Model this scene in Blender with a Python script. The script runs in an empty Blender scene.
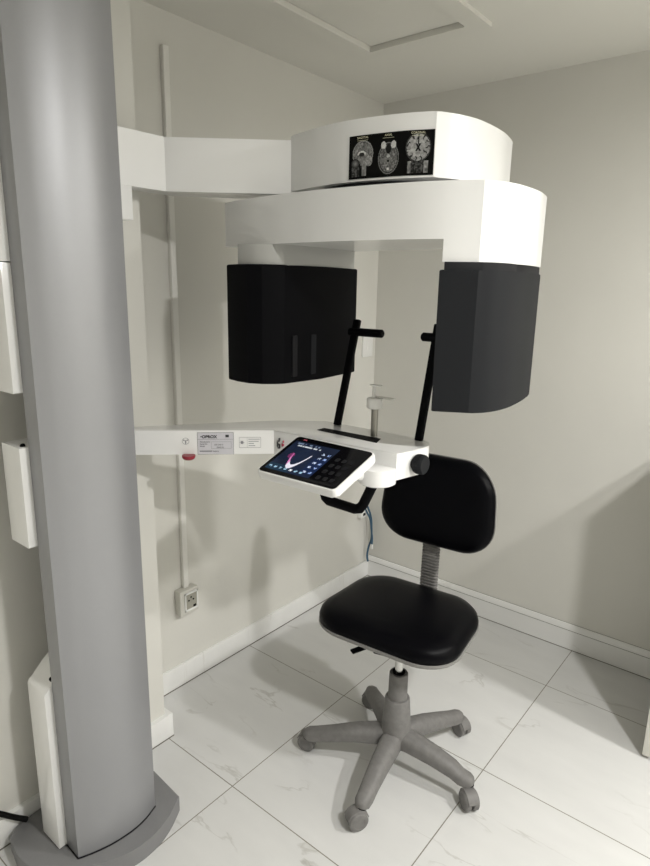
import bpy, bmesh, math, random
from mathutils import Vector, Matrix
random.seed(4)
C = bpy.context.scene.collection
PI = math.pi
ZC = 2.458            # ceiling height

# ------------------------------------------------------------------ materials
def mat(name, col, rough=.5, metal=0, coat=0, spec=.5, noise=0, nscale=30, bump=0, bscale=200, coatr=.05):
    m = bpy.data.materials.new(name); m.use_nodes = True
    nt = m.node_tree; b = nt.nodes['Principled BSDF']
    b.inputs['Base Color'].default_value = (*col, 1)
    b.inputs['Roughness'].default_value = rough
    b.inputs['Metallic'].default_value = metal
    b.inputs['Coat Weight'].default_value = coat
    b.inputs['Coat Roughness'].default_value = coatr
    b.inputs['Specular IOR Level'].default_value = spec
    if noise or bump:
        tc = nt.nodes.new('ShaderNodeTexCoord')
    if noise:
        n = nt.nodes.new('ShaderNodeTexNoise'); n.inputs['Scale'].default_value = nscale; n.inputs['Detail'].default_value = 5
        nt.links.new(tc.outputs['Object'], n.inputs['Vector'])
        r = nt.nodes.new('ShaderNodeMix'); r.data_type = 'RGBA'
        r.inputs[6].default_value = (*[c*(1-noise) for c in col], 1); r.inputs[7].default_value = (*[min(1, c*(1+noise)) for c in col], 1)
        nt.links.new(n.outputs['Fac'], r.inputs[0]); nt.links.new(r.outputs[2], b.inputs['Base Color'])
    if bump:
        n = nt.nodes.new('ShaderNodeTexNoise'); n.inputs['Scale'].default_value = bscale; n.inputs['Detail'].default_value = 3
        nt.links.new(tc.outputs['Object'], n.inputs['Vector'])
        bp = nt.nodes.new('ShaderNodeBump'); bp.inputs['Strength'].default_value = bump; bp.inputs['Distance'].default_value = .002
        nt.links.new(n.outputs['Fac'], bp.inputs['Height']); nt.links.new(bp.outputs[0], b.inputs['Normal'])
    return m

def marble(name, base, vein, grout=True, rough=.32):
    m = bpy.data.materials.new(name); m.use_nodes = True
    nt = m.node_tree; N = nt.nodes; L = nt.links; b = N['Principled BSDF']
    b.inputs['Roughness'].default_value = rough
    g = N.new('ShaderNodeNewGeometry')
    def math_(op, a, v=None):
        n = N.new('ShaderNodeMath'); n.operation = op
        if isinstance(a, (int, float)): n.inputs[0].default_value = a
        else: L.new(a, n.inputs[0])
        if v is not None:
            if isinstance(v, (int, float)): n.inputs[1].default_value = v
            else: L.new(v, n.inputs[1])
        return n.outputs[0]
    sep = N.new('ShaderNodeSeparateXYZ'); L.new(g.outputs['Position'], sep.inputs[0])
    ux = math_('DIVIDE', math_('ADD', sep.outputs[0], -0.543+6), .6)
    uy = math_('DIVIDE', math_('ADD', sep.outputs[1], 0.329+6), .6)
    fx, fy = math_('FLOOR', ux), math_('FLOOR', uy)
    cid = N.new('ShaderNodeCombineXYZ'); L.new(fx, cid.inputs[0]); L.new(fy, cid.inputs[1])
    wn = N.new('ShaderNodeTexWhiteNoise'); L.new(cid.outputs[0], wn.inputs['Vector'])
    off = N.new('ShaderNodeVectorMath'); off.operation = 'MULTIPLY_ADD'
    L.new(wn.outputs['Color'], off.inputs[0]); off.inputs[1].default_value = (9, 9, 0); L.new(g.outputs['Position'], off.inputs[2])
    mp = N.new('ShaderNodeMapping'); mp.inputs['Rotation'].default_value = (0, 0, .65); mp.inputs['Scale'].default_value = (1.1, 3.4, 1)
    L.new(off.outputs[0], mp.inputs[0])
    n1 = N.new('ShaderNodeTexNoise'); n1.inputs['Scale'].default_value = 1.5; n1.inputs['Detail'].default_value = 7; n1.inputs['Distortion'].default_value = .9
    L.new(mp.outputs[0], n1.inputs['Vector'])
    d = math_('ABSOLUTE', math_('SUBTRACT', n1.outputs['Fac'], .5))
    v = N.new('ShaderNodeMapRange'); v.inputs[1].default_value = 0; v.inputs[2].default_value = .014; v.inputs[3].default_value = 1; v.inputs[4].default_value = 0
    L.new(d, v.inputs[0])
    n2 = N.new('ShaderNodeTexNoise'); n2.inputs['Scale'].default_value = 2.2; n2.inputs['Detail'].default_value = 3
    L.new(mp.outputs[0], n2.inputs['Vector'])
    k = N.new('ShaderNodeMapRange'); k.inputs[1].default_value = .5; k.inputs[2].default_value = .75; L.new(n2.outputs['Fac'], k.inputs[0])
    fac = math_('MULTIPLY', v.outputs[0], math_('MULTIPLY', k.outputs[0], .8))
    mx = N.new('ShaderNodeMix'); mx.data_type = 'RGBA'; mx.inputs[6].default_value = (*base, 1); mx.inputs[7].default_value = (*vein, 1)
    L.new(fac, mx.inputs[0])
    # broad cloudy tone
    n3 = N.new('ShaderNodeTexNoise'); n3.inputs['Scale'].default_value = 3; n3.inputs['Detail'].default_value = 4; L.new(mp.outputs[0], n3.inputs['Vector'])
    m2 = N.new('ShaderNodeMix'); m2.data_type = 'RGBA'; m2.blend_type = 'MULTIPLY'; m2.inputs[0].default_value = .16
    L.new(mx.outputs[2], m2.inputs[6]); L.new(n3.outputs['Fac'], m2.inputs[7])
    out = m2.outputs[2]
    if grout:
        def edge(u):
            f = math_('FRACT', u); return math_('MINIMUM', f, math_('SUBTRACT', 1, f))
        e = math_('LESS_THAN', math_('MINIMUM', edge(ux), edge(uy)), .0026)
        m3 = N.new('ShaderNodeMix'); m3.data_type = 'RGBA'; m3.inputs[7].default_value = (.20, .185, .15, 1)
        L.new(e, m3.inputs[0]); L.new(out, m3.inputs[6]); out = m3.outputs[2]
    L.new(out, b.inputs['Base Color'])
    return m

def print_mat(name, emit=0, rough=.35):
    m = bpy.data.materials.new(name); m.use_nodes = True
    nt = m.node_tree; b = nt.nodes['Principled BSDF']; b.inputs['Roughness'].default_value = rough; b.inputs['Specular IOR Level'].default_value = .15
    a = nt.nodes.new('ShaderNodeVertexColor'); a.layer_name = 'ink'
    nt.links.new(a.outputs[0], b.inputs['Base Color'])
    if emit:
        b.inputs['Base Color'].default_value = (.01, .01, .01, 1)
        nt.links.remove(b.inputs['Base Color'].links[0])
        nt.links.new(a.outputs[0], b.inputs['Emission Color']); b.inputs['Emission Strength'].default_value = emit
        b.inputs['Roughness'].default_value = .12
    return m

M = dict(
 wall=mat('wall_paint', (.71, .70, .655), .75, noise=.035, nscale=4, bump=.15, bscale=60, spec=.25),
 ceil=mat('ceiling_paint', (.77, .76, .71), .85, noise=.02, nscale=3, spec=.2),
 trim=mat('hatch_paint', (.74, .73, .68), .5),
 floor=marble('marble_tiles', (.70, .70, .69), (.36, .345, .31)),
 base=marble('marble_skirting', (.90, .90, .885), (.5, .47, .42), grout=False, rough=.3),
 white=mat('gloss_white_plastic', (.87, .87, .86), .28, coat=.7, coatr=.04),
 swhite=mat('satin_white_plastic', (.86, .86, .84), .4),
 grey=mat('silver_grey_paint', (.315, .318, .332), .40, metal=.42, noise=.02, nscale=260, spec=.5),
 dgrey=mat('base_grey_paint', (.20, .20, .205), .5, noise=.06, nscale=300),
 black=mat('satin_black_plastic', (.004, .004, .005), .55, spec=.05),
 charcoal=mat('charcoal_plastic', (.014, .015, .017), .6, spec=.12),
 joint_shade=mat('skirting_joint_and_shade', (.16, .15, .125), .8),
 neck=mat('grey_white_plastic', (.46, .46, .44), .35),
 trunk=mat('trunking_plastic', (.84, .83, .79), .55),
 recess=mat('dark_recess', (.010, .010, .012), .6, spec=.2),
 glass=mat('black_glass', (.004, .004, .005), .08, spec=.25),
 leather=mat('black_leatherette', (.002, .002, .003), .33, spec=.07, bump=.25, bscale=420),
 shell=mat('grey_shell_plastic', (.23, .225, .215), .55),
 cgrey=mat('worn_grey_plastic', (.17, .165, .16), .6, noise=.28, nscale=55, bump=.3, bscale=60),
 steel=mat('steel', (.62, .62, .60), .22, metal=1),
 steel2=mat('brushed_steel', (.34, .33, .30), .35, metal=.9),
 red=mat('red_button_plastic', (.28, .012, .03), .35),
 blue=mat('blue_cable_jacket', (.035, .10, .17), .5),
 cable=mat('black_cable_jacket', (.006, .006, .006), .55, spec=.12),
 socket=mat('aged_white_plastic', (.66, .65, .60), .45),
 sockdark=mat('socket_inner_plastic', (.36, .35, .30), .5),
 label=mat('silver_label', (.60, .59, .63), .45),
 ink=mat('black_ink', (.03, .03, .035), .5),
 greyink=mat('grey_ink', (.25, .25, .27), .5),
 redink=mat('red_ink', (.5, .08, .13), .5),
 photo=print_mat('film_print', rough=.4),
 screen=print_mat('lit_screen', emit=1.0),
 cab=mat('cabinet_laminate', (.70, .69, .63), .4),
)
lamp = bpy.data.materials.new('lamp_diffuser'); lamp.use_nodes = True
lb = lamp.node_tree.nodes['Principled BSDF']; lb.inputs['Emission Color'].default_value = (1, .97, .9, 1); lb.inputs['Emission Strength'].default_value = 6

# ------------------------------------------------------------------ mesh helpers
def bm_new(): return bmesh.new()

def box(bm, x0, x1, y0, y1, z0, z1, bev=0, seg=2):
    vs = [bm.verts.new(p) for p in ((x0,y0,z0),(x1,y0,z0),(x1,y1,z0),(x0,y1,z0),(x0,y0,z1),(x1,y0,z1),(x1,y1,z1),(x0,y1,z1))]
    fs = [bm.faces.new([vs[i] for i in f]) for f in ((3,2,1,0),(4,5,6,7),(0,1,5,4),(1,2,6,5),(2,3,7,6),(3,0,4,7))]
    if bev:
        es = list({e for f in fs for e in f.edges})
        bmesh.ops.bevel(bm, geom=es, offset=bev, segments=seg, profile=.5, affect='EDGES')
    return bm

def prism(bm, pts, z0, z1, bev=0, seg=2, vert_bev=None):
    n = len(pts)
    a = sum(pts[i][0]*pts[(i+1)%n][1]-pts[(i+1)%n][0]*pts[i][1] for i in range(n))
    if a < 0: pts = pts[::-1]
    lo = [bm.verts.new((p[0], p[1], z0)) for p in pts]; hi = [bm.verts.new((p[0], p[1], z1)) for p in pts]
    fb = bm.faces.new(lo[::-1]); ft = bm.faces.new(hi)
    side = [bm.faces.new((lo[i], lo[(i+1)%n], hi[(i+1)%n], hi[i])) for i in range(n)]
    if bev:
        es = list(ft.edges) if vert_bev == 'top' else list(set(list(fb.edges)+list(ft.edges)))
        bmesh.ops.bevel(bm, geom=es, offset=bev, segments=seg, profile=.5, affect='EDGES')
    return bm

def smooth_path(pts, sub=6, closed=False, corners=()):
    """Catmull-Rom through 2D/3D points; indices in corners stay sharp."""
    out = []; n = len(pts); P = [Vector(p) for p in pts]
    rng = n if closed else n-1
    for i in range(rng):
        p1, p2 = P[i], P[(i+1)%n]
        p0 = P[(i-1)%n] if (closed or i > 0) else p1*2-p2
        p3 = P[(i+2)%n] if (closed or i < n-2) else p2*2-p1
        if i in corners: p0 = p1*2-p2
        if (i+1)%n in corners: p3 = p2*2-p1
        for k in range(sub):
            t = k/sub
            out.append(.5*((2*p1)+(p2-p0)*t+(2*p0-5*p1+4*p2-p3)*t*t+(3*p1-p0-3*p2+p3)*t**3))
    if not closed: out.append(P[-1])
    return out

def tube(bm, pts, r, seg=12, flat=1.0, side=None, caps=True):
    """sweep a round (or flattened) section along pts; r number or list"""
    P = [Vector(p) for p in pts]; n = len(P); rings = []
    prev = None
    for i, p in enumerate(P):
        t = (P[min(i+1, n-1)]-P[max(i-1, 0)]).normalized()
        ref = Vector(side) if side else (prev if prev is not None else (Vector((0,0,1)) if abs(t.z) < .9 else Vector((1,0,0))))
        u = (ref-t*ref.dot(t)).normalized(); v = t.cross(u); prev = u
        ri = r[i] if isinstance(r, (list, tuple)) else r
        # widen at bends so the section keeps its size
        s = 1.0
        if 0 < i < n-1:
            c = (P[i+1]-P[i]).normalized().dot((P[i]-P[i-1]).normalized()); s = 1/max(.6, math.sqrt((1+c)/2))
        rings.append([bm.verts.new(p+(u*math.cos(a)+v*math.sin(a)*flat)*ri*s) for a in [2*PI*k/seg for k in range(seg)]])
    for i in range(n-1):
        for k in range(seg):
            bm.faces.new((rings[i][k], rings[i][(k+1)%seg], rings[i+1][(k+1)%seg], rings[i+1][k]))
    if caps:
        bm.faces.new(rings[0][::-1]); bm.faces.new(rings[-1])
    return bm

def bar(bm, a, b, w, t, wdir, bev=.003):
    """rectangular bar from a to b, width w along wdir, thickness t"""
    a, b = Vector(a), Vector(b); d = (b-a).normalized()
    u = Vector(wdir); u = (u-d*u.dot(d)).normalized(); v = d.cross(u)
    vs = []
    for p in (a, b):
        for su, sv in ((-1,-1),(1,-1),(1,1),(-1,1)):
            vs.append(bm.verts.new(p+u*su*w/2+v*sv*t/2))
    fs = [bm.faces.new([vs[i] for i in f]) for f in ((3,2,1,0),(4,5,6,7),(0,1,5,4),(1,2,6,5),(2,3,7,6),(3,0,4,7))]
    if bev: bmesh.ops.bevel(bm, geom=list({e for f in fs for e in f.edges}), offset=bev, segments=2, profile=.5, affect='EDGES')
    return bm

def lathe(bm, prof, org=(0,0,0), axis=(0,0,1), seg=32):
    ax = Vector(axis).normalized(); ref = Vector((0,0,1)) if abs(ax.z) < .9 else Vector((1,0,0))
    u = (ref-ax*ref.dot(ax)).normalized(); v = ax.cross(u); o = Vector(org); rings = []
    for r, h in prof:
        rings.append([bm.verts.new(o+ax*h+(u*math.cos(2*PI*k/seg)+v*math.sin(2*PI*k/seg))*max(r, 1e-5)) for k in range(seg)])
    for i in range(len(rings)-1):
        for k in range(seg):
            bm.faces.new((rings[i][k], rings[i][(k+1)%seg], rings[i+1][(k+1)%seg], rings[i+1][k]))
    bm.faces.new(rings[0][::-1]); bm.faces.new(rings[-1])
    return bm

def obj(name, bm, m, parent=None, org=None, ang=35):
    bmesh.ops.remove_doubles(bm, verts=bm.verts, dist=1e-6)
    bmesh.ops.recalc_face_normals(bm, faces=bm.faces)
    if org is None:
        r = parent
        org = Vector((0,0,0))
        while r is not None: org = org+Vector(r.location); r = r.parent
        bmesh.ops.translate(bm, verts=bm.verts, vec=-org); loc = (0,0,0)
    else:
        bmesh.ops.translate(bm, verts=bm.verts, vec=-Vector(org)); loc = org
    me = bpy.data.meshes.new(name); bm.to_mesh(me); bm.free()
    me.polygons.foreach_set('use_smooth', [True]*len(me.polygons))
    me.set_sharp_from_angle(angle=math.radians(ang))
    if m is not None: me.materials.append(M[m] if isinstance(m, str) else m)
    o = bpy.data.objects.new(name, me); C.objects.link(o); o.location = loc
    if parent: o.parent = parent
    return o

def thing(name, label, cat, loc, group=None):
    o = bpy.data.objects.new(name, None); C.objects.link(o); o.location = loc
    o.empty_display_size = .1; o['label'] = label; o['category'] = cat
    if group: o['group'] = group
    return o

def tag(o, label, cat, group=None):
    o['label'] = label; o['category'] = cat
    if group: o['group'] = group
    return o

def struct(name, bm, m, ang=35, label=None):
    o = obj(name, bm, m, ang=ang); o['kind'] = 'structure'
    if label: o['label'] = label
    return o

def text_bm(bm, s, size, org, xd, yd, depth=.0006, bold=0, align='LEFT'):
    """flat lettering standing on a face: org lower-left, xd right, yd up"""
    cu = bpy.data.curves.new('t', 'FONT'); cu.body = s; cu.size = size; cu.extrude = depth/2; cu.offset = bold; cu.align_x = align; cu.resolution_u = 3
    to = bpy.data.objects.new('t', cu); C.objects.link(to)
    me = bpy.data.meshes.new_from_object(to)
    xd, yd = Vector(xd).normalized(), Vector(yd).normalized(); zd = xd.cross(yd)
    mt = Matrix((xd, yd, zd)).transposed().to_4x4(); mt.translation = Vector(org)
    me.transform(mt); bm.from_mesh(me)
    bpy.data.objects.remove(to); bpy.data.curves.remove(cu); bpy.data.meshes.remove(me)
    return bm

def grid_print(name, fn_pos, fn_col, nu, nv, material, parent):
    """printed or lit picture: a grid of faces with a colour each"""
    bm = bmesh.new(); lay = bm.loops.layers.float_color.new('ink')
    V = [[bm.verts.new(fn_pos(i/nu, j/nv)) for i in range(nu+1)] for j in range(nv+1)]
    for j in range(nv):
        for i in range(nu):
            f = bm.faces.new((V[j][i], V[j][i+1], V[j+1][i+1], V[j+1][i]))
            c = fn_col((i+.5)/nu, (j+.5)/nv)
            for l in f.loops: l[lay] = (*c, 1)
    org = Vector((0,0,0)); r = parent
    while r is not None: org += Vector(r.location); r = r.parent
    bmesh.ops.translate(bm, verts=bm.verts, vec=-org)
    me = bpy.data.meshes.new(name); bm.to_mesh(me); bm.free(); me.materials.append(M[material])
    o = bpy.data.objects.new(name, me); C.objects.link(o); o.parent = parent
    return o

# ------------------------------------------------------------------ the room
XR, YF = 3.8, -4.4
struct('floor', box(bm_new(), -.2, XR+.1, YF-.1, .2, -.08, 0), 'floor')
# ceiling with the hatch recess left open
HX0, HX1, HY0, HY1 = .340, .722, -1.22, -.602
bm = bm_new()
for r in ((-.2, HX0, YF-.1, .2), (HX1, XR+.1, YF-.1, .2), (HX0, HX1, YF-.1, HY0), (HX0, HX1, HY1, .2)):
    box(bm, *r, ZC, ZC+.08)
struct('ceiling', bm, 'ceil')
bm = bm_new(); prism(bm, [(-.2, .2), (-.2, YF-.1), (.190, YF-.1), (.190, -1.53), (-.012, -1.53), (-.012, .2)], 0, ZC)
struct('wall_left', bm, 'wall')
struct('wall_back', box(bm_new(), -.012, XR, .012, .2, 0, ZC), 'wall')
struct('wall_right', box(bm_new(), XR, XR+.1, YF, .2, 0, ZC), 'wall')
struct('wall_front', box(bm_new(), .190, XR, YF-.1, YF, 0, ZC), 'wall')
bm = bm_new(); prism(bm, [(-.012, .0), (-.012, -1.53), (.001, -1.53), (.001, .0)], .0025, .094, .0015)
prism(bm, [(.001, -1.53), (.190, -1.53), (.190, YF), (.207, YF), (.207, -1.508), (.001, -1.508)], .0025, .094, .0015)
struct('baseboard_left', bm, 'base')
bm = bm_new(); box(bm, .001, XR, 0, .012, .0025, .0935)
# bevelled upper strip of the back skirting: thin dark joint and a cap
prism_pts = [(.012, .097), (.012, .124), (.006, .122), (-.003, .105), (-.003, .097)]
lo = [bm.verts.new((.001, y, z)) for y, z in prism_pts]; hi = [bm.verts.new((XR, y, z)) for y, z in prism_pts]
bm.faces.new(lo); bm.faces.new(hi[::-1])
for i in range(5): bm.faces.new((lo[i], hi[i], hi[(i+1)%5], lo[(i+1)%5]))
struct('baseboard_back', bm, 'base')
bm = bm_new(); box(bm, .001, XR, -.0006, .012, .0935, .0965); box(bm, .001, XR, .0105, .012, .1225, .1245)  # lower strip is the joint, upper one a painted shadow line at the wall
struct('trim_2', bm, 'joint_shade')
bm = bm_new(); prism(bm, [(-.012, .012), (-.012, -1.53), (.190, -1.53), (.190, YF), (.2085, YF), (.2085, -1.5065), (.0025, -1.5065), (.0025, -.0015), (XR, -.0015), (XR, .012)], 0, .0024)
struct('trim_4', bm, 'joint_shade')
# hatch: a raised frame under the ceiling and a panel set back inside it
FX0, FX1, FY0, FY1 = .262, .792, -1.30, -.545
bm = bm_new()
for r in ((FX0, HX0, FY0, FY1), (HX1, FX1, FY0, FY1), (HX0, HX1, FY0, HY0), (HX0, HX1, HY1, FY1)):
    box(bm, *r, ZC-.014, ZC)
struct('trim_1', bm, 'trim')
hp = tag(obj('hatch_panel', box(bm_new(), HX0+.004, HX1-.004, HY0+.004, HY1-.004, ZC+.004, ZC+.016), 'ceil'), 'flat painted access hatch panel set in the raised frame on the ceiling', 'hatch')
struct('trim_3', box(bm_new(), HX0-.02, HX1+.02, HY0-.02, HY1+.02, ZC+.08, ZC+.1), 'recess')

# ------------------------------------------------------------------ x-ray machine
mc = thing('dental_x_ray_machine', 'white and black dental x-ray machine on a tall silver grey column beside left wall', 'x-ray machine', (.37, -1.88, 0))
# base plate
bp_pts = [(.209, -2.0), (.216, -2.07)] + [tuple(p) for p in smooth_path([(.238, -2.10), (.36, -2.112), (.47, -2.04), (.538, -1.92), (.546, -1.835), (.528, -1.769), (.490, -1.700)], 5)] + [(.35, -1.69), (.215, -1.69)]
obj('base_plate', prism(bm_new(), [(p[0], p[1]) for p in bp_pts], 0, .055, .003), 'dgrey', mc)
# column: convex front and narrower straight back
front = [tuple(p) for p in smooth_path([(.452, -2.011), (.470, -1.968), (.484, -1.915), (.488, -1.86), (.482, -1.815), (.466, -1.770)], 6)]
obj('column', prism(bm_new(), [(.389, -2.009), (.452, -2.011)] + [(p[0], p[1]) for p in front] + [(.389, -1.757)], .055, ZC-.02, .0015), 'grey', mc)
obj('column_joint', prism(bm_new(), [(.388, -2.0115), (.453, -2.014)] + [(p[0]+.0025, p[1]-.0005) for p in front] + [(.388, -1.755)], .0552, .0585), 'recess', mc)
# white covers along the column's left flank
obj('column_spine', box(bm_new(), .225, .390, -1.862, -1.758, .055, ZC-.02, .002), 'dgrey', mc)
def cover(z0, z1, screw=True, slope=False):
    x0, x1 = .295, .3885; bm = bm_new()
    if slope: prof = [(-2.031, z0), (-2.031, z1-.008), (-2.027, z1), (-2.004, z1+.016), (-1.985, z1+.040), (-1.95, z1+.066), (-1.861, z1+.085), (-1.861, z0)]
    else: prof = [(-2.031, z0), (-2.031, z1), (-1.861, z1), (-1.861, z0)]
    a = [bm.verts.new((x0, y, z)) for y, z in prof]; b = [bm.verts.new((x1, y, z)) for y, z in prof]; n = len(prof)
    fs = [bm.faces.new(a), bm.faces.new(b[::-1])]
    for k in range(n): bm.faces.new((a[k], b[k], b[(k+1)%n], a[(k+1)%n]))
    bmesh.ops.bevel(bm, geom=list({e for f in fs for e in f.edges}), offset=.0025, segments=2, profile=.5, affect='EDGES')
    o = obj('side_cover', bm, 'white', mc)
    if screw: obj('screw', lathe(bm_new(), [(.006, -.002), (.006, .004), (.004, .006)], (.372, -2.000 if slope else -2.014, z1+(.020 if slope else .0)), (0, -.3, .9), 14), 'black', o)
cover(.0585, .553, True, True); cover(.960, 1.213); cover(1.343, 1.636, False); cover(1.638, 1.95, False)
# carriage plates where the two arms leave the column
obj('arm_carriage', box(bm_new(), .222, .279, -1.757, -1.612, 1.766, 1.998, .003), 'white', mc)

# upper arm
ua = [(.280, -1.757), (.280, -1.500), (.560, -1.262), (.62, -1.15), (.50, -1.13), (.215, -1.43), (.215, -1.757)]
ub = bm_new(); prism(ub, ua, 1.8545, 1.999, .003)
upper = obj('upper_arm', ub, 'white', mc)
obj('arm_collar', lathe(bm_new(), [(.20, 0), (.20, .0220)], (.79, -1.09, 1.8385), seg=48), 'recess', mc)

# fixed head housing with the picture
hf = [(.552, -1.235), (.552, -1.268), (.683, -1.298), (.79, -1.305), (.923, -1.284), (1.009, -1.252)]
hfront = smooth_path([Vector(p) for p in hf[1:]], 8)
hright = smooth_path([Vector(p) for p in [(1.009, -1.252), (1.040, -1.19), (1.058, -1.111), (1.056, -.979), (1.034, -.86)]], 6)
head_pts = [(p.x, p.y) for p in hfront] + [(p.x, p.y) for p in hright[1:]] + [(.93, -.83), (.66, -.85), (.57, -.95), (.545, -1.1)]
head = obj('head_housing', prism(bm_new(), head_pts, 1.862, 2.010, .003), 'white', mc, ang=18)

def curve_at(path, x):
    for a, b in zip(path[:-1], path[1:]):
        if a.x <= x <= b.x:
            t = (x-a.x)/max(1e-9, b.x-a.x); p = a.lerp(b, t); d = (b-a).normalized(); return Vector((p.x+d.y*.0022, p.y-d.x*.0022, 0))
    return Vector((path[-1].x, path[-1].y-.002, 0))

def hsh(a, b):
    v = math.sin(a*127.1+b*311.7)*43758.5453; return v-math.floor(v)
def vnoise(x, y):
    xi, yi = math.floor(x), math.floor(y); fx, fy = x-xi, y-yi; fx = fx*fx*(3-2*fx); fy = fy*fy*(3-2*fy)
    return (hsh(xi, yi)*(1-fx)+hsh(xi+1, yi)*fx)*(1-fy)+(hsh(xi, yi+1)*(1-fx)+hsh(xi+1, yi+1)*fx)*fy
def g(v, k=1): v = max(0, min(1, v))**1.6*k; return (v, v, v*.98)
def scan_col(u, v):
    X = u*3.0*.84; Y = v      # picture about 2.5 times as wide as high
    n = vnoise(X*34, Y*34); n2 = vnoise(X*16+9, Y*16)
    val = .005
    # sagittal section
    cx, cy = .46, .57; dx, dy = (X-cx)/.33, (Y-cy)/.30; r = math.hypot(dx, dy)
    if r < 1.06 and (Y > .36 or X > .38):
        val = .12
        if .93 < r < 1.02 and Y > .45: val = .55
        elif r < .9: val = .30+.34*n-.1*(n2 > .6)
        a = math.hypot((X-.43)/.14, (Y-.56)/.08)
        if .6 < a < 1.0 and Y > .55: val = .95
        if a < .6: val = .12
    if .44 < X < .58 and .06 < Y < .42: val = max(val, .36+.25*n2)
    if math.hypot((X-.66)/.12, (Y-.40)/.12) < 1: val = .35+.4*n
    if math.hypot((X-.22)/.14, (Y-.36)/.11) < 1: val = .55-.45*math.hypot((X-.22)/.14, (Y-.36)/.11)
    if .10 < X < .36 and .05 < Y < .28: val = max(val, .10+.28*n*(n2 > .4))
    # axial section
    dx, dy = (X-1.27)/.31, (Y-.42)/.36; r = math.hypot(dx, dy)
    if r < 1: val = .18+.36*n*(.5+n2) if r < .86 else (.10 if r < .93 else .42)
    for ex in (1.12, 1.42):
        if math.hypot((X-ex)/.075, (Y-.72)/.085) < 1: val = .85
    if math.hypot((X-1.27)/.08, (Y-.63)/.11) < 1: val = .06
    if math.hypot((X-1.27)/.05, (Y-.47)/.04) < 1: val = .7
    if math.hypot((X-1.27)/.04, (Y-.36)/.03) < 1: val = .08
    if math.hypot((X-1.27)/.035, (Y-.18)/.03) < 1: val = .9
    # coronal section
    dx, dy = (X-2.1)/.32, (Y-.62)/.31; r = math.hypot(dx, dy)
    if r < 1.05:
        ang = math.atan2(dy, dx); val = .45+.25*n2
        if r > .45+.3*n2 and math.sin(ang*11+n2*5) > .35+.5*n: val = .14
        if r > .95: val = .16
        if abs(dx) < .05 and dy > .2: val = .05
        if (abs(abs(dx)-abs(dy)*.6) < .08) and abs(dy) < .28: val = .03
    if 1.82 < X < 2.38 and .05 < Y < .32:
        val = max(.04, .3*n) if abs(X-2.1) < .16 else (.55*n2+.1 if abs(abs(X-2.1)-.2) < .07 else .05)
    return g(val*(.82+.36*vnoise(X*60, Y*60)), .74)
PX0, PX1, PZ0, PZ1 = .790, 1.0075, 1.867, 1.970
pic = grid_print('scan_print', lambda u, v: (lambda p: (p.x, p.y, PZ0+(PZ1-PZ0)*v))(curve_at(hfront, PX0+(PX1-PX0)*u)), scan_col, 176, 78, 'photo', mc)
M['caption'] = mat('caption_ink', (.62, .60, .42), .5)
for s, u in (('SAGITTAL', .18), ('AXIAL', .50), ('CORONAL', .83)):
    tb = bm_new(); p = curve_at(hfront, PX0+(PX1-PX0)*u); p2 = curve_at(hfront, PX0+(PX1-PX0)*(u+.02))
    d = (p2-p).normalized(); o = Vector((p.x, p.y, PZ1-.0085))+d.cross(Vector((0,0,1)))*.0008
    text_bm(tb, s, .0072, o, d, (0,0,1), align='CENTER')
    bar(tb, o-d*.015+Vector((0,0,-.004)), o+d*.015+Vector((0,0,-.004)), .0007, .0006, (0,0,1), 0)
    obj('scan_caption', tb, 'caption', pic)

# rotating unit: the white oval bow and its two hanging boxes
bfront = smooth_path([Vector(p) for p in [(.345, -1.335), (.43, -1.352), (.533, -1.366), (.685, -1.378), (.845, -1.372), (.98, -1.355), (1.071, -1.330), (1.162, -1.287)]], 6)
bright = smooth_path([Vector(p) for p in [(1.162, -1.287), (1.190, -1.235), (1.203, -1.170), (1.203, -1.06), (1.186, -.961)]], 6)
back = smooth_path([Vector(p) for p in [(1.186, -.961), (1.07, -.985), (.80, -1.0), (.5, -.99), (.36, -1.04), (.325, -1.17), (.345, -1.335)]], 6, corners=(0,))
bow_pts = [(p.x, p.y) for p in bfront]+[(p.x, p.y) for p in bright[1:]]+[(p.x, p.y) for p in back[1:-1]]
rot = obj('rotating_bow', prism(bm_new(), bow_pts, 1.710, 1.838, .002, 2, 'top'), 'white', mc, ang=18)
leg_pts = [(p.x, p.y) for p in bfront if p.x > 1.085]+[(p.x, p.y) for p in bright[1:]]+[(1.10, -.981), (1.092, -1.15)]
obj('bow_leg', prism(bm_new(), leg_pts, 1.658, 1.7102), 'white', rot, ang=18)
def inset(pts, d):
    cx = sum(p[0] for p in pts)/len(pts); cy = sum(p[1] for p in pts)/len(pts); out = []
    for x, y in pts:
        v = Vector((x-cx, y-cy)); l = v.length; v *= (l-d)/l; out.append((cx+v.x, cy+v.y))
    return out
fr = lambda P, k: [((x-1.817)*k+1.817, (y+2.656)*k-2.656) for x, y in P]
rb_near = fr([(1.105, -1.369), (1.182, -1.327)], 1.02)
rb_c = smooth_path([Vector(p) for p in fr([(1.182, -1.327), (1.210, -1.282), (1.2215, -1.203), (1.210, -1.079), (1.188, -.960)], 1.02)], 6)
rb = rb_near[:1]+[(p.x, p.y) for p in rb_c]+[(1.105, -.93), (1.085, -1.14)]
sensor = obj('sensor_housing', prism(bm_new(), rb, 1.302, 1.640, .0035), 'charcoal', mc, ang=18)
obj('housing_neck', prism(bm_new(), inset(rb, .013), 1.638, 1.6582), 'recess', sensor)
lbx = [Vector(p) for p in [(.409, -1.388), (.422, -1.402), (.470, -1.414), (.520, -1.4155), (.562, -1.398), (.590, -1.368), (.602, -1.346)]]
lb_pts = [(p.x, p.y) for p in lbx]+[(.612, -1.19), (.590, -.985), (.44, -.975), (.405, -1.17)]
tubeh = obj('tube_housing', prism(bm_new(), lb_pts, 1.316, 1.655, .0045), 'black', mc, ang=18)
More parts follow.
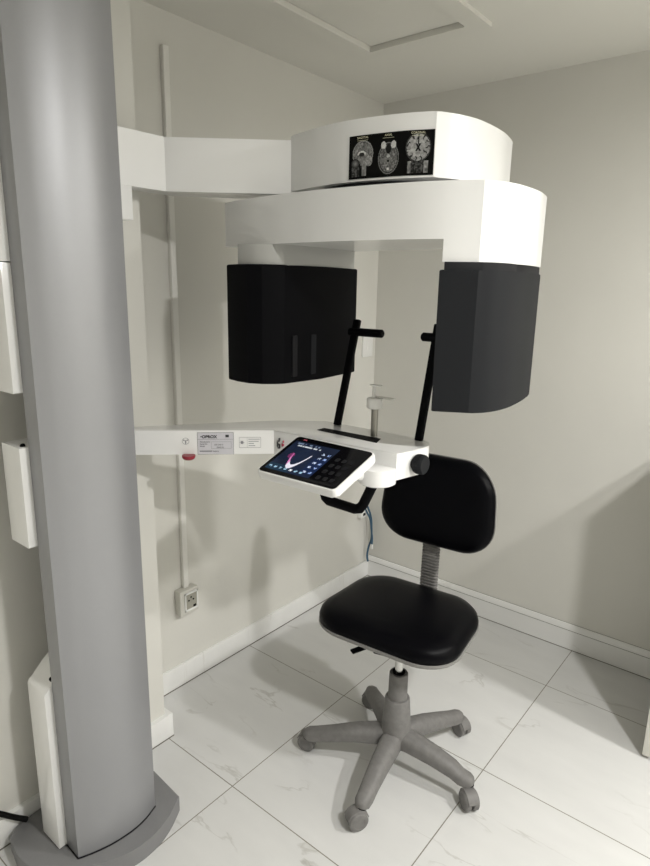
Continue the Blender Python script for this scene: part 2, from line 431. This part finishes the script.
obj('housing_neck', prism(bm_new(), [(p.x, p.y+.012) for p in lbx if p.x > .43]+[(.606, -1.19), (.588, -1.0), (.45, -.99), (.425, -1.17)], 1.653, 1.7105, .001), 'neck', tubeh)
obj('beam_window', box(bm_new(), .6055, .6105, -1.236, -1.185, 1.335, 1.455, .001), 'charcoal', tubeh)
obj('beam_slot', box(bm_new(), .603, .6085, -1.318, -1.297, 1.335, 1.455, .001), 'recess', tubeh)

# lower arm with the console block at its end
la = [(.235, -1.725), (.310, -1.652), (.588, -1.377)]
la2 = smooth_path([Vector(p) for p in [(1.024, -1.262), (1.022, -1.222), (1.000, -1.186), (.955, -1.172), (.90, -1.169)]], 5)
arm_pts = la+[(1.006, -1.356)]+[(p.x, p.y) for p in la2]+[(.62, -1.172), (.504, -1.268), (.235, -1.660)]
larm = obj('console_arm', prism(bm_new(), arm_pts, 1.107, 1.180, .0025), 'white', mc)
obj('slider_slot', prism(bm_new(), [(.682, -1.289), (.682, -1.256), (.884, -1.250), (.902, -1.297)], 1.1795, 1.1812), 'black', larm)
bm = bm_new(); lathe(bm, [(.0, -.001), (.012, -.001), (.017, .002), (.0195, .007), (.0195, .012)], (.420, -1.5625, 1.0965), seg=28)
obj('emergency_stop_button', bm, 'red', larm)['label'] = 'red button under the arm'
# writing on the arm's front face
xd = Vector((.278, .275, 0)).normalized(); zd = Vector((0,0,1)); nd = Vector((xd.y, -xd.x, 0))
def on_face(s, z, o=.0004):      # s metres along the face from its left end
    return Vector((.310, -1.652, 0))+xd*s+nd*o+zd*z
def plate(bm, s0, s1, z0, z1, o, th=.0006):
    a = [on_face(s0, z0, o), on_face(s1, z0, o), on_face(s1, z1, o), on_face(s0, z1, o)]
    b = [p-nd*th for p in a]
    A = [bm.verts.new(p) for p in a]; B = [bm.verts.new(p) for p in b]
    bm.faces.new(A); bm.faces.new(B[::-1])
    for i in range(4): bm.faces.new((A[i], B[i], B[(i+1)%4], A[(i+1)%4]))
def frame(bm, s0, s1, z0, z1, o, w=.0007):
    for q in ((s0, s1, z0, z0+w), (s0, s1, z1-w, z1), (s0, s0+w, z0, z1), (s1-w, s1, z0, z1)): plate(bm, *q, o)
S0, S1 = .166, .272
bm = bm_new(); plate(bm, S0, S1, 1.1065, 1.1735, .0008); sticker = obj('rating_plate', bm, 'label', mc); sticker['label'] = 'silver rating plate with black print'
bm = bm_new(); frame(bm, S0, S1, 1.1065, 1.1735, .0012)
plate(bm, S0, S1, 1.1525, 1.1530, .0012)
text_bm(bm, '\u2022OPROX', .0125, on_face(S0+.009, 1.1565, .0012), xd, zd, bold=.0005)
plate(bm, S0+.082, S0+.092, 1.1585, 1.1665, .0012)
obj('plate_print', bm, 'ink', sticker)
bm = bm_new()
for k in range(3): text_bm(bm, ('Manufacturer', 'Serial No.', 'Model')[k], .0056, on_face(S0+.007, 1.1435-.0068*k, .0012), xd, zd, bold=.0002)
frame(bm, S0+.040, S0+.099, 1.1245, 1.1455, .0012)
text_bm(bm, '100-240 V', .0065, on_face(S0+.048, 1.134, .0012), xd, zd, bold=.0002); text_bm(bm, '50/60 Hz', .0055, on_face(S0+.056, 1.1265, .0012), xd, zd, bold=.0002)
plate(bm, S0+.006, S0+.042, 1.1145, 1.1185, .0012); text_bm(bm, 'Made in', .0056, on_face(S0+.044, 1.1145, .0012), xd, zd, bold=.0002)
obj('plate_print', bm, 'greyink', sticker)
# round pictogram
bm = bm_new()
c0 = on_face(.132, 1.1475, .0006)
for k in range(28):
    a0, a1 = 2*PI*k/28, 2*PI*(k+1)/28
    vs = [bm.verts.new(c0+xd*r*math.cos(a)+zd*r*math.sin(a)+nd*.0002) for r, a in ((.0102, a0), (.0102, a1), (.0092, a1), (.0092, a0))]
    bm.faces.new(vs)
plate(bm, .1305, .1335, 1.1395, 1.149, .0008); plate(bm, .1245, .1285, 1.149, 1.152, .0008); plate(bm, .1355, .1395, 1.149, 1.152, .0008); plate(bm, .128, .136, 1.1485, 1.1495, .0008)
obj('pictogram', bm, 'greyink', larm)
# laser notice
bm = bm_new(); frame(bm, .288, .352, 1.1265, 1.1585, .0008); plate(bm, .3115, .312, 1.1265, 1.1585, .0008)
for k, w in enumerate((.033, .030, .016, .020)): plate(bm, .3155, .3155+w, 1.1515-.0066*k, 1.1530-.0066*k, .0008)
lathe(bm, [(.0045, 0), (.0045, .0008)], on_face(.2965, 1.1425, .0002), nd, 18)
for k in range(8):
    a = PI*k/4; p = on_face(.2965, 1.1425, .0007); bar(bm, p+(xd*math.cos(a)+zd*math.sin(a))*.004, p+(xd*math.cos(a)+zd*math.sin(a))*.0075, .0006, .0004, nd, 0)
obj('laser_notice', bm, 'greyink', larm)
# coloured marks just right of the bend
fx = Vector((1, .05, 0)).normalized()
def marks(m, x, segs):
    bm = bm_new()
    for (u, z, w, h) in segs:
        box(bm, x+u, x+u+w, -1.3795+.0, -1.3755, z, z+h)
    obj('maker_mark', bm, m, larm)
marks('ink', .602, [(0, 1.131, .003, .016), (.002, 1.148, .007, .003), (.007, 1.128, .004, .012), (.002, 1.127, .007, .003), (.007, 1.152, .004, .007), (.004, 1.138, .006, .003)])
marks('redink', .621, [(0, 1.135, .002, .010), (.004, 1.148, .003, .006), (.003, 1.129, .005, .002), (.005, 1.138, .002, .006)])

# pivot drum under the tablet, adjusting knob
obj('pivot_housing', lathe(bm_new(), [(.044, 0), (.050, .004), (.050, .046), (.048, .047)], (.957, -1.370, 1.094), seg=48), 'white', larm)
bm = bm_new()
kp = [(.017, 0), (.017, .006), (.028, .008)]
lathe(bm, [(.018, -.004), (.018, .003), (.025, .004), (.0262, .007), (.0262, .027), (.0235, .031)], (1.0195, -1.285, 1.143), (1, .02, 0), 40)
for k in range(20):
    a = 2*PI*k/20; p = Vector((1.0285, -1.285+.0262*math.cos(a), 1.143+.0262*math.sin(a))); bar(bm, p, p+Vector((.014, 0, 0)), .003, .0016, (0, -math.sin(a), math.cos(a)), 0)
obj('adjusting_knob', bm, 'charcoal', larm)

# touch panel
camp = Vector((1.817, -2.656, 1.594))
Q = [Vector(p) for p in ((.718, -1.573, 1.128), (.730, -1.427, 1.193), (.967, -1.404, 1.185), (.955, -1.551, 1.121))]  # left, top, right, bottom
def qp(u, v, h=0):      # u along the long side, v from the near edge up
    n = (Q[3]-Q[0]).cross(Q[1]-Q[0]).normalized()
    return Q[0].lerp(Q[3], u).lerp(Q[1].lerp(Q[2], u), v)+n*h
def slab(bm, u0, u1, v0, v1, h0, h1, rad=.0, bev=.002):
    # rounded rectangle slab in the panel's plane
    W = (Q[3]-Q[0]).length; H = (Q[1]-Q[0]).length; pts = []
    ru, rv = rad/W, rad/H
    for cu, cv, a0 in ((u1-ru, v1-rv, 0), (u0+ru, v1-rv, 90), (u0+ru, v0+rv, 180), (u1-ru, v0+rv, 270)):
        for k in range(6):
            a = math.radians(a0+18*k); pts.append((cu+ru*math.cos(a), cv+rv*math.sin(a)))
    lo = [bm.verts.new(qp(u, v, h0)) for u, v in pts]; hi = [bm.verts.new(qp(u, v, h1)) for u, v in pts]; n = len(pts)
    fb = bm.faces.new(lo[::-1]); ft = bm.faces.new(hi)
    for i in range(n): bm.faces.new((lo[i], lo[(i+1)%n], hi[(i+1)%n], hi[i]))
    if bev: bmesh.ops.bevel(bm, geom=list(set(list(fb.edges)+list(ft.edges))), offset=bev, segments=3, profile=.5, affect='EDGES')
    return bm
tp = obj('touch_panel', slab(bm_new(), -.018, 1.018, -.028, 1.022, -.026, -.001, .012, .004), 'white', mc)
gl = obj('panel_glass', slab(bm_new(), 0, 1, 0, 1, -.003, .0008, .010, .0004), 'glass', tp)
def scr_col(u, v):
    base = (.004, .008, .030)
    b = .5+.5*vnoise(u*5, v*4); c = (base[0]*b*2, base[1]*b*2, base[2]*b*1.4)
    if v < .2 and u < .5: c = (.006, .025, .05)
    if u > .72 and .1 < v < .6: c = (.004, .014, .055)
    # jaw arch
    x = (u-.42)/.20; y = (v-.42)/.30
    yy = x*x*1.5-.75
    if abs(y-yy) < (.22 if abs(x) < .5 else .17) and -.95 < x < 1.1 and y < .75:
        c = (.75, .72, .80)
        if x < -.45: c = (.65, .22, .48)
    if math.hypot((x+.95), (y-.35)) < .3 and (int(u*90)+int(v*70))%2: c = (.30, .03, .16)
    # status words along the top
    if .84 < v < .885 and .12 < u < .66 and vnoise(u*60, 3) > .42: c = (.55, .58, .62)
    if .92 < v < .96 and u > .08 and u < .6 and vnoise(u*30, 8) > .55: c = (.14, .18, .26)
    # buttons on the bottom and on the right
    for k in range(7):
        bx, by = .07+.115*k, .10
        if abs(u-bx) < .028 and abs(v-by) < .035 and vnoise(u*80, v*60) > .38: c = (.35, .55, .70) if k != 4 else (.8, .82, .85)
    for k in range(5):
        for j in range(2):
            bx, by = .80+.12*j, .16+.15*k
            if abs(u-bx) < .03 and abs(v-by) < .028 and vnoise(u*80+k, v*60) > .35: c = (.30, .42, .75) if j else (.55, .62, .80)
    return c
grid_print('screen', lambda u, v: qp(.045+.59*u, .08+.80*v, .0013), scr_col, 120, 70, 'screen', tp)
bm = bm_new()
for i in range(3):
    for j in range(4):
        u, v = .72+.085*i, .16+.16*j
        slab(bm, u-.026, u+.026, v-.045, v+.045, .0005, .0016, .004, 0)
obj('touch_keys', bm, 'recess', tp)
bm = bm_new(); a = [qp(.14, .92, .0015), qp(.18, .955, .0015)]
slab(bm, .11, .155, .925, .95, .0007, .0014, .001, 0); obj('panel_mark', bm, 'redink', tp)
bm = bm_new(); tube(bm, [qp(.80, .5, -.022), Vector((.925, -1.43, 1.128)), Vector((.945, -1.375, 1.118))], .020, 16); obj('panel_bracket', bm, 'white', tp)

# handles
def handle(x0, x1, gx0, gx1):
    bm = bm_new(); a = Vector((x0, -1.190, 1.178)); b = Vector((x1, -1.108, 1.500))
    bar(bm, a, b, .023, .016, (1, 0, 0), .004)
    h = obj('head_handle', bm, 'black', mc)
    gbm = bm_new(); p = a.lerp(b, .885); tube(gbm, [Vector((gx0, p.y, p.z)), Vector((gx0+(gx1-gx0)*.06, p.y, p.z)), Vector((gx1, p.y, p.z))] if False else [Vector((gx0, p.y-.002, p.z)), Vector((gx1-(.004 if gx1 > gx0 else -.004), p.y-.002, p.z)), Vector((gx1, p.y-.002, p.z))], [.0125, .0125, .009], 16)
    obj('grip', gbm, 'black', h)
handle(.680, .687, .668, .790); handle(.972, .968, .985, .924)
bm = bm_new()
U = [(.665, -1.285, 1.11), (.720, -1.297, .995), (.728, -1.300, .982), (.742, -1.302, .975), (.838, -1.302, .973), (.856, -1.302, .979), (.866, -1.300, .993), (.916, -1.290, 1.11)]
tube(bm, U, .0145, 16)
obj('hand_rail', bm, 'black', mc)
# bite post
post = obj('bite_post', lathe(bm_new(), [(.010, 0), (.010, .082)], (.852, -1.238, 1.181), seg=24), 'steel2', mc)
bm = bm_new(); lathe(bm, [(.019, 0), (.0225, .004), (.0225, .026), (.020, .030), (.0, .030)], (.850, -1.238, 1.262), seg=32)
obj('post_cap', bm, 'swhite', post)
bm = bm_new(); prism(bm, [(.856+.038*math.cos(a)+.018, -1.225+.013*math.sin(a)) for a in [2*PI*k/24 for k in range(24)]], 1.292, 1.2945)
obj('chin_plate', bm, 'steel', post)
bm = bm_new(); lathe(bm, [(.0048, 0), (.0048, .040)], (.848, -1.240, 1.290), seg=16); box(bm, .838, .872, -1.248, -1.232, 1.327, 1.3305, .001)
obj('bite_fork', bm, 'swhite', post)

# ------------------------------------------------------------------ swivel chair
HUB = Vector((.895, -1.103, 0))
ch = thing('swivel_chair', 'black padded swivel chair on a grey five-spoke castor base under the console', 'chair', HUB)
yaw = math.radians(5); cs, sn = math.cos(yaw), math.sin(yaw)
SC = Vector((.834, -1.009, 0))
def chp(x, y, z):       # seat-local to world
    return Vector((SC.x+x*cs-y*sn, SC.y+x*sn+y*cs, z))
def chs(x, y, z): return chp(x, y, z+.011)
def rrect(w, d, r, front=0, n=9):
    pts = []
    for cx, cy, a0 in ((w-r, d-r, 0), (-(w-r), d-r, 90), (-(w-r), -(d-r), 180), (w-r, -(d-r), 270)):
        for k in range(n+1):
            a = math.radians(a0+90*k/n); x, y = cx+r*math.cos(a), cy+r*math.sin(a)
            x *= 1-front*(y/d)*.5
            pts.append((x, y))
    return pts
def padded(bm, outline, layers, place):
    """layers: (inset, height) with rings from the bottom up"""
    rings = []
    n = len(outline)
    for ins, h in layers:
        ring = []
        for x, y in outline:
            l = math.hypot(x, y); k = (l-ins)/l; ring.append(bm.verts.new(place(x*k, y*k, h)))
        rings.append(ring)
    for a, b in zip(rings[:-1], rings[1:]):
        for i in range(n): bm.faces.new((a[i], a[(i+1)%n], b[(i+1)%n], b[i]))
    bm.faces.new(rings[0][::-1]); bm.faces.new(rings[-1])
    return bm
so = rrect(.247, .206, .125, .10)
seat = obj('seat', padded(bm_new(), so, [(.012, .470), (.001, .476), (-.001, .492), (.004, .508), (.018, .522), (.045, .531), (.09, .535), (.15, .536)], chs), 'leather', ch, ang=60)
obj('seat_shell', padded(bm_new(), so, [(.06, .440), (.025, .448), (.003, .462), (-.0025, .468), (-.0025, .475), (.006, .477)], chs), 'shell', seat)
BK = Vector((.020, .235, .857)); lean = math.radians(6)
def bkp(x, z, d):       # backrest local: x across, z up, d towards the sitter (-y)
    y = -d*math.cos(lean)+z*math.sin(lean)
    zz = BK.z+z*math.cos(lean)+d*math.sin(lean)
    bow = (x/.22)**2*.018
    return chp(BK.x+x, BK.y+y-bow, zz)
bo = rrect(.211, .163, .122, .12)
br = obj('backrest', padded(bm_new(), bo, [(.010, .0), (.0, .006), (-.001, .018), (.006, .032), (.022, .042), (.05, .047), (.10, .049), (.14, .0495)], bkp), 'leather', ch, ang=60)
obj('back_shell', padded(bm_new(), bo, [(.07, -.020), (.03, -.014), (.004, -.003), (-.002, .002), (-.002, .009), (.006, .010)], bkp), 'shell', br)
# accordion strut between seat and backrest
bm = bm_new()
def strut(z): t = (z-.44)/(.82-.44); return chp(.0, .222+.012*t, z)
nz = 22
for k in range(nz):
    z = .475+k*.0118
    c = strut(z); w = .0335
    pts = [(c.x+x*cs-y*sn, c.y+x*sn+y*cs) for x, y in rrect(w, .015, .012, n=4)]
    prism(bm, pts, z, z+.0075, .002, 1)
c = strut(.6); prism(bm, [(c.x+x*cs-y*sn, c.y+x*sn+y*cs) for x, y in rrect(.026, .011, .009, n=4)], .45, .735)
obj('back_strut', bm, 'cgrey', ch)
# mechanism plate, bar to the back and lever
bm = bm_new()
bar(bm, Vector((HUB.x, HUB.y-.05, .446)), Vector((SC.x, SC.y+.08, .446)), .13, .026, (1, .05, 0), .006)
bar(bm, chp(0, .05, .432), chp(0, .232, .455), .045, .010, (1, 0, 0), .003)
obj('tilt_mechanism', bm, 'black', ch)
bm = bm_new(); tube(bm, [Vector((.86, -1.085, .432)), Vector((.80, -1.13, .432)), Vector((.783, -1.155, .430))], .0055, 10); bar(bm, Vector((.792, -1.142, .431)), Vector((.765, -1.195, .424)), .022, .008, (1, -.4, 0), .003)
obj('height_lever', bm, 'black', ch)
obj('gas_lift', lathe(bm_new(), [(.0135, 0), (.0135, .095)], (HUB.x, HUB.y, .345), seg=28), 'steel', ch)
col = obj('lift_sleeve', lathe(bm_new(), [(.032, 0), (.031, .098), (.029, .101), (.018, .101)], (HUB.x, HUB.y, .258), seg=36), 'cgrey', ch)
obj('sleeve_ring', lathe(bm_new(), [(.021, 0), (.021, .005), (.014, .006)], (HUB.x, HUB.y, .358), seg=30), 'black', col)
obj('base_hub', lathe(bm_new(), [(.044, 0), (.051, .012), (.0515, .04), (.0415, .175), (.039, .179), (.030, .179)], (HUB.x, HUB.y, .088), seg=40), 'cgrey', ch)
tips = [(.630, -1.254), (.950, -1.376), (1.162, -1.082), (.992, -.824), (.664, -.916)]
wheels = [(.617, -1.238), (.944, -1.390), (1.176, -1.106), (1.002, -.818), (.660, -.908)]
for k, (tx, ty) in enumerate(tips):
    a = Vector((HUB.x, HUB.y, .128)); t = Vector((tx, ty, .085)); d = (t-a); dh = Vector((d.x, d.y, 0)).normalized(); sd = Vector((-dh.y, dh.x, 0))
    bm = bm_new(); rings = []
    L = Vector((d.x, d.y, 0)).length
    for s, w, zt, zb in ((.02, .028, .152, .095), (.06, .030, .150, .098), (.14, .0265, .136, .090), (.21, .023, .117, .076), (L-.03, .022, .100, .064), (L-.005, .0205, .096, .064), (L+.008, .0145, .091, .067), (L+.014, .006, .085, .070)):
        c = Vector((HUB.x, HUB.y, 0))+dh*s; ring = []
        h = zt-zb
        for x, z in ((-1, 0), (-1.0, .55), (-.82, .85), (-.4, 1.0), (.4, 1.0), (.82, .85), (1.0, .55), (1, 0)):
            ring.append(bm.verts.new(c+sd*w*1.16*x+Vector((0,0, zb+h*z))))
        rings.append(ring)
    for r0, r1 in zip(rings[:-1], rings[1:]):
        for i in range(8): bm.faces.new((r0[i], r0[(i+1)%8], r1[(i+1)%8], r1[i]))
    bm.faces.new(rings[0][::-1]); bm.faces.new(rings[-1])
    sp = obj('base_spoke', bm, 'cgrey', ch, ang=50)
    # castor: stem, hood and twin wheels
    ang = (1.9, 2.6, .9, 1.2, 1.8)[k]
    wd = Vector((math.cos(ang), math.sin(ang), 0)); fd = Vector((-wd.y, wd.x, 0))
    cc = Vector((wheels[k][0], wheels[k][1], 0))
    bm = bm_new(); lathe(bm, [(.0055, 0), (.0055, .024)], (tx, ty, .05), seg=12)
    lathe(bm, [(.0, 0), (.014, .001), (.015, .008), (.0, .009)], (tx, ty, .058), seg=20)
    bar(bm, Vector((tx, ty, .056)), cc+Vector((0,0,.036)), .012, .012, wd, .002)
    R = .031
    ca = obj('castor', bm, 'black', ch)
    for sgn in (-1, 1):
        bm = bm_new(); lathe(bm, [(.016, 0), (R-.002, .001), (R, .004), (R, .017), (R-.003, .020), (.019, .0215), (.018, .0205), (.0, .0208)], cc+wd*.003*sgn+Vector((0,0,R)), wd*sgn, 32)
        obj('wheel', bm, 'cgrey', ca, ang=30)
    bm = bm_new()      # hood over the wheels
    n = 12; inn, outr = R+.001, R+.0045; rr = []
    for i in range(n+1):
        aa = math.radians(20+145*i/n); dirv = fd*math.cos(aa)+Vector((0,0,1))*math.sin(aa); c3 = cc+Vector((0,0,R))
        rr.append([bm.verts.new(c3+dirv*r+wd*w) for r, w in ((inn, -.019), (outr, -.017), (outr, .017), (inn, .019))])
    for a2, b2 in zip(rr[:-1], rr[1:]):
        for i in range(4): bm.faces.new((a2[i], a2[(i+1)%4], b2[(i+1)%4], b2[i]))
    bm.faces.new(rr[0][::-1]); bm.faces.new(rr[-1])
    obj('castor_hood', bm, 'cgrey', ca)

# ------------------------------------------------------------------ things on the walls
bm = bm_new(); box(bm, -.012, .006, -1.284, -1.261, .426, 2.35, .002)
tag(obj('cable_trunking', bm, 'trunk'), 'thin white cable trunking running down the left wall to the socket box', 'cable trunking')
sk = thing('socket_box', 'surface mounted power socket box low on the left wall at the foot of the trunking', 'socket', (-.012, -1.275, .37))
bm = bm_new(); box(bm, -.012, .024, -1.318, -1.229, .320, .426, .004); obj('socket_body', bm, 'socket', sk)
bm = bm_new()
for q in ((-1.298, -1.234, .335, .342), (-1.298, -1.234, .406, .413), (-1.298, -1.292, .335, .413), (-1.240, -1.234, .335, .413)): box(bm, .022, .029, *q, .001)
obj('socket_frame', bm, 'swhite', sk)
bm = bm_new(); box(bm, .022, .0255, -1.293, -1.239, .341, .407); obj('socket_insert', bm, 'sockdark', sk)
bm = bm_new()
for y, z in ((-1.278, .378), (-1.256, .378), (-1.267, .39)): obj('socket_hole', lathe(bm_new(), [(.0035, 0), (.0035, .002)], (.0248, y, z), (1,0,0), 12), 'black', sk)
obj('socket_switch', box(bm_new(), .025, .028, -1.257, -1.244, .344, .353, .001), 'black', sk)

sw = thing('wall_switch', 'flat white switch plate high on the left wall near the room corner', 'switch plate', (-.012, -.062, 1.31))
obj('switch_plate', box(bm_new(), -.012, -.003, -.108, -.022, 1.250, 1.372, .002), 'swhite', sw)
obj('switch_rocker', box(bm_new(), -.004, .000, -.078, -.052, 1.285, 1.337, .001), 'swhite', sw)

nj = thing('network_outlet', 'small white network outlet box low on the left wall where blue cables begin', 'network outlet', (-.012, -.075, .40))
obj('outlet_body', box(bm_new(), -.012, .016, -.100, -.050, .375, .420, .003), 'swhite', nj)
obj('outlet_port', box(bm_new(), .015, .018, -.085, -.065, .388, .402), 'recess', nj)
bm = bm_new(); tube(bm, smooth_path([(.02, -.064, .452), (.022, -.045, .42), (.024, -.022, .37), (.026, -.014, .31), (.030, -.017, .24), (.022, -.030, .19), (.018, -.036, .14), (.022, -.032, .105)], 6), .0055, 8)
cb = tag(obj('network_cable', bm, 'blue'), 'longer blue network cable hanging loosely down the room corner to the skirting', 'cable')
bm = bm_new(); tube(bm, smooth_path([(.016, -.078, .440), (.020, -.06, .41), (.036, -.044, .36), (.042, -.038, .30), (.044, -.030, .25), (.046, -.034, .215)], 6), .005, 8)
tag(obj('network_cable', bm, 'blue'), 'shorter blue network cable ending in a white plug beside the room corner', 'cable')
bm = bm_new(); box(bm, .040, .052, -.040, -.028, .188, .214, .001); tag(obj('cable_plug', bm, 'swhite'), 'small clear white plug hanging on the shorter blue cable', 'plug')

bm = bm_new(); tube(bm, smooth_path([(.202, -2.62, .33), (.218, -2.45, .30), (.222, -2.28, .235), (.218, -2.17, .185), (.217, -2.115, .132), (.220, -2.075, .090), (.226, -2.045, .0635)], 6), .0078, 12)
tag(obj('power_cable', bm, 'cable'), 'thick black power cable entering the grey base plate at the lower left', 'cable')

# ------------------------------------------------------------------ cabinet at the right edge
cbn = thing('storage_cabinet', 'pale cabinet cut off by the right edge of the photo, against the back wall', 'cabinet', (1.80, -.26, 0))
bm = bm_new(); box(bm, 1.547, 1.571, -.51, -.004, .012, 1.14, .001); obj('side_panel', bm, 'cab', cbn)
bm = bm_new(); box(bm, 1.571, 2.15, -.492, -.004, .07, 1.118, .001); obj('carcass', bm, 'cab', cbn)
bm = bm_new(); box(bm, 1.571, 2.174, -.51, -.004, 1.119, 1.14, .001); obj('cabinet_top', bm, 'cab', cbn)
bm = bm_new(); box(bm, 2.151, 2.174, -.51, -.004, .012, 1.118, .001); obj('side_panel', bm, 'cab', cbn)
for k in range(2):
    x0 = 1.574+.289*k; d = obj('door', box(bm_new(), x0, x0+.285, -.510, -.493, .08, 1.115, .001), 'cab', cbn)
    obj('door_handle', box(bm_new(), x0+(.25 if k == 0 else .02), x0+(.26 if k == 0 else .03), -.530, -.509, .58, .72, .002), 'steel', d)
for x in (1.551, 2.154):
    for y in (-.49, -.04): obj('foot', box(bm_new(), x, x+.018, y, y+.018, 0, .0125), 'black', cbn)
bm = bm_new(); box(bm, 1.571, 2.15, -.44, -.42, .0, .07); obj('toe_kick', bm, 'recess', cbn)

# ------------------------------------------------------------------ ceiling lamps
def downlight(x, y, power, r, label):
    t = thing('ceiling_lamp', label, 'ceiling lamp', (x, y, ZC), 'round ceiling lamps')
    bm = bm_new(); n = 40; prof = [(r+.006, 0), (r+.020, 0), (r+.018, -.009), (r+.008, -.0125), (r+.005, -.009)]
    rings = [[bm.verts.new((x+q*math.cos(2*PI*k/n), y+q*math.sin(2*PI*k/n), ZC+h)) for k in range(n)] for q, h in prof]
    for a, b in zip(rings, rings[1:]+rings[:1]):
        for k in range(n): bm.faces.new((a[k], a[(k+1)%n], b[(k+1)%n], b[k]))
    obj('lamp_ring', bm, 'swhite', t)
    obj('lamp_diffuser', lathe(bm_new(), [(r+.004, 0), (r+.004, .004)], (x, y, ZC-.0042), seg=n), lamp, t)
    L = bpy.data.lights.new('lamp_light', 'AREA'); L.shape = 'DISK'; L.size = 2*r; L.energy = power; L.color = (1, .985, .955)
    lo = bpy.data.objects.new('lamp_light', L); C.objects.link(lo); lo.location = (0, 0, -.0047); lo.parent = t
downlight(2.90, -.65, 39, .075, 'round ceiling lamp nearest the back wall')
downlight(2.62, -1.85, 43, .075, 'round ceiling lamp farther from the back wall')


w = bpy.data.worlds.new('world'); bpy.context.scene.world = w; w.use_nodes = True
w.node_tree.nodes['Background'].inputs[0].default_value = (.5, .5, .5, 1); w.node_tree.nodes['Background'].inputs[1].default_value = .02

# ------------------------------------------------------------------ camera
F = 610.68; yawc, pit, rol = .6798048572406862, -.23377170183332252, .018174465334567055
f = Vector((-math.sin(yawc)*math.cos(pit), math.cos(yawc)*math.cos(pit), math.sin(pit)))
rt = Vector((math.cos(yawc), math.sin(yawc), 0)); up = rt.cross(f)
r2 = rt*math.cos(rol)+up*math.sin(rol); u2 = -rt*math.sin(rol)+up*math.cos(rol)
S = .6/.5645
cd = bpy.data.cameras.new('camera'); cam = bpy.data.objects.new('camera', cd); C.objects.link(cam)
mw = Matrix((r2, u2, -f)).transposed().to_4x4(); mw.translation = Vector((1.7093270667061347*S, -2.498556132092995*S, 1.5*S))
cam.matrix_world = mw
cd.sensor_fit = 'VERTICAL'; cd.sensor_height = 36; cd.lens = F/866*36; cd.clip_start = .05
sc = bpy.context.scene; sc.camera = cam
sc.view_settings.view_transform = 'Standard'; sc.view_settings.look = 'None'; sc.view_settings.gamma = 1
sc.view_settings.use_curve_mapping = False; sc.view_settings.exposure = 0.14
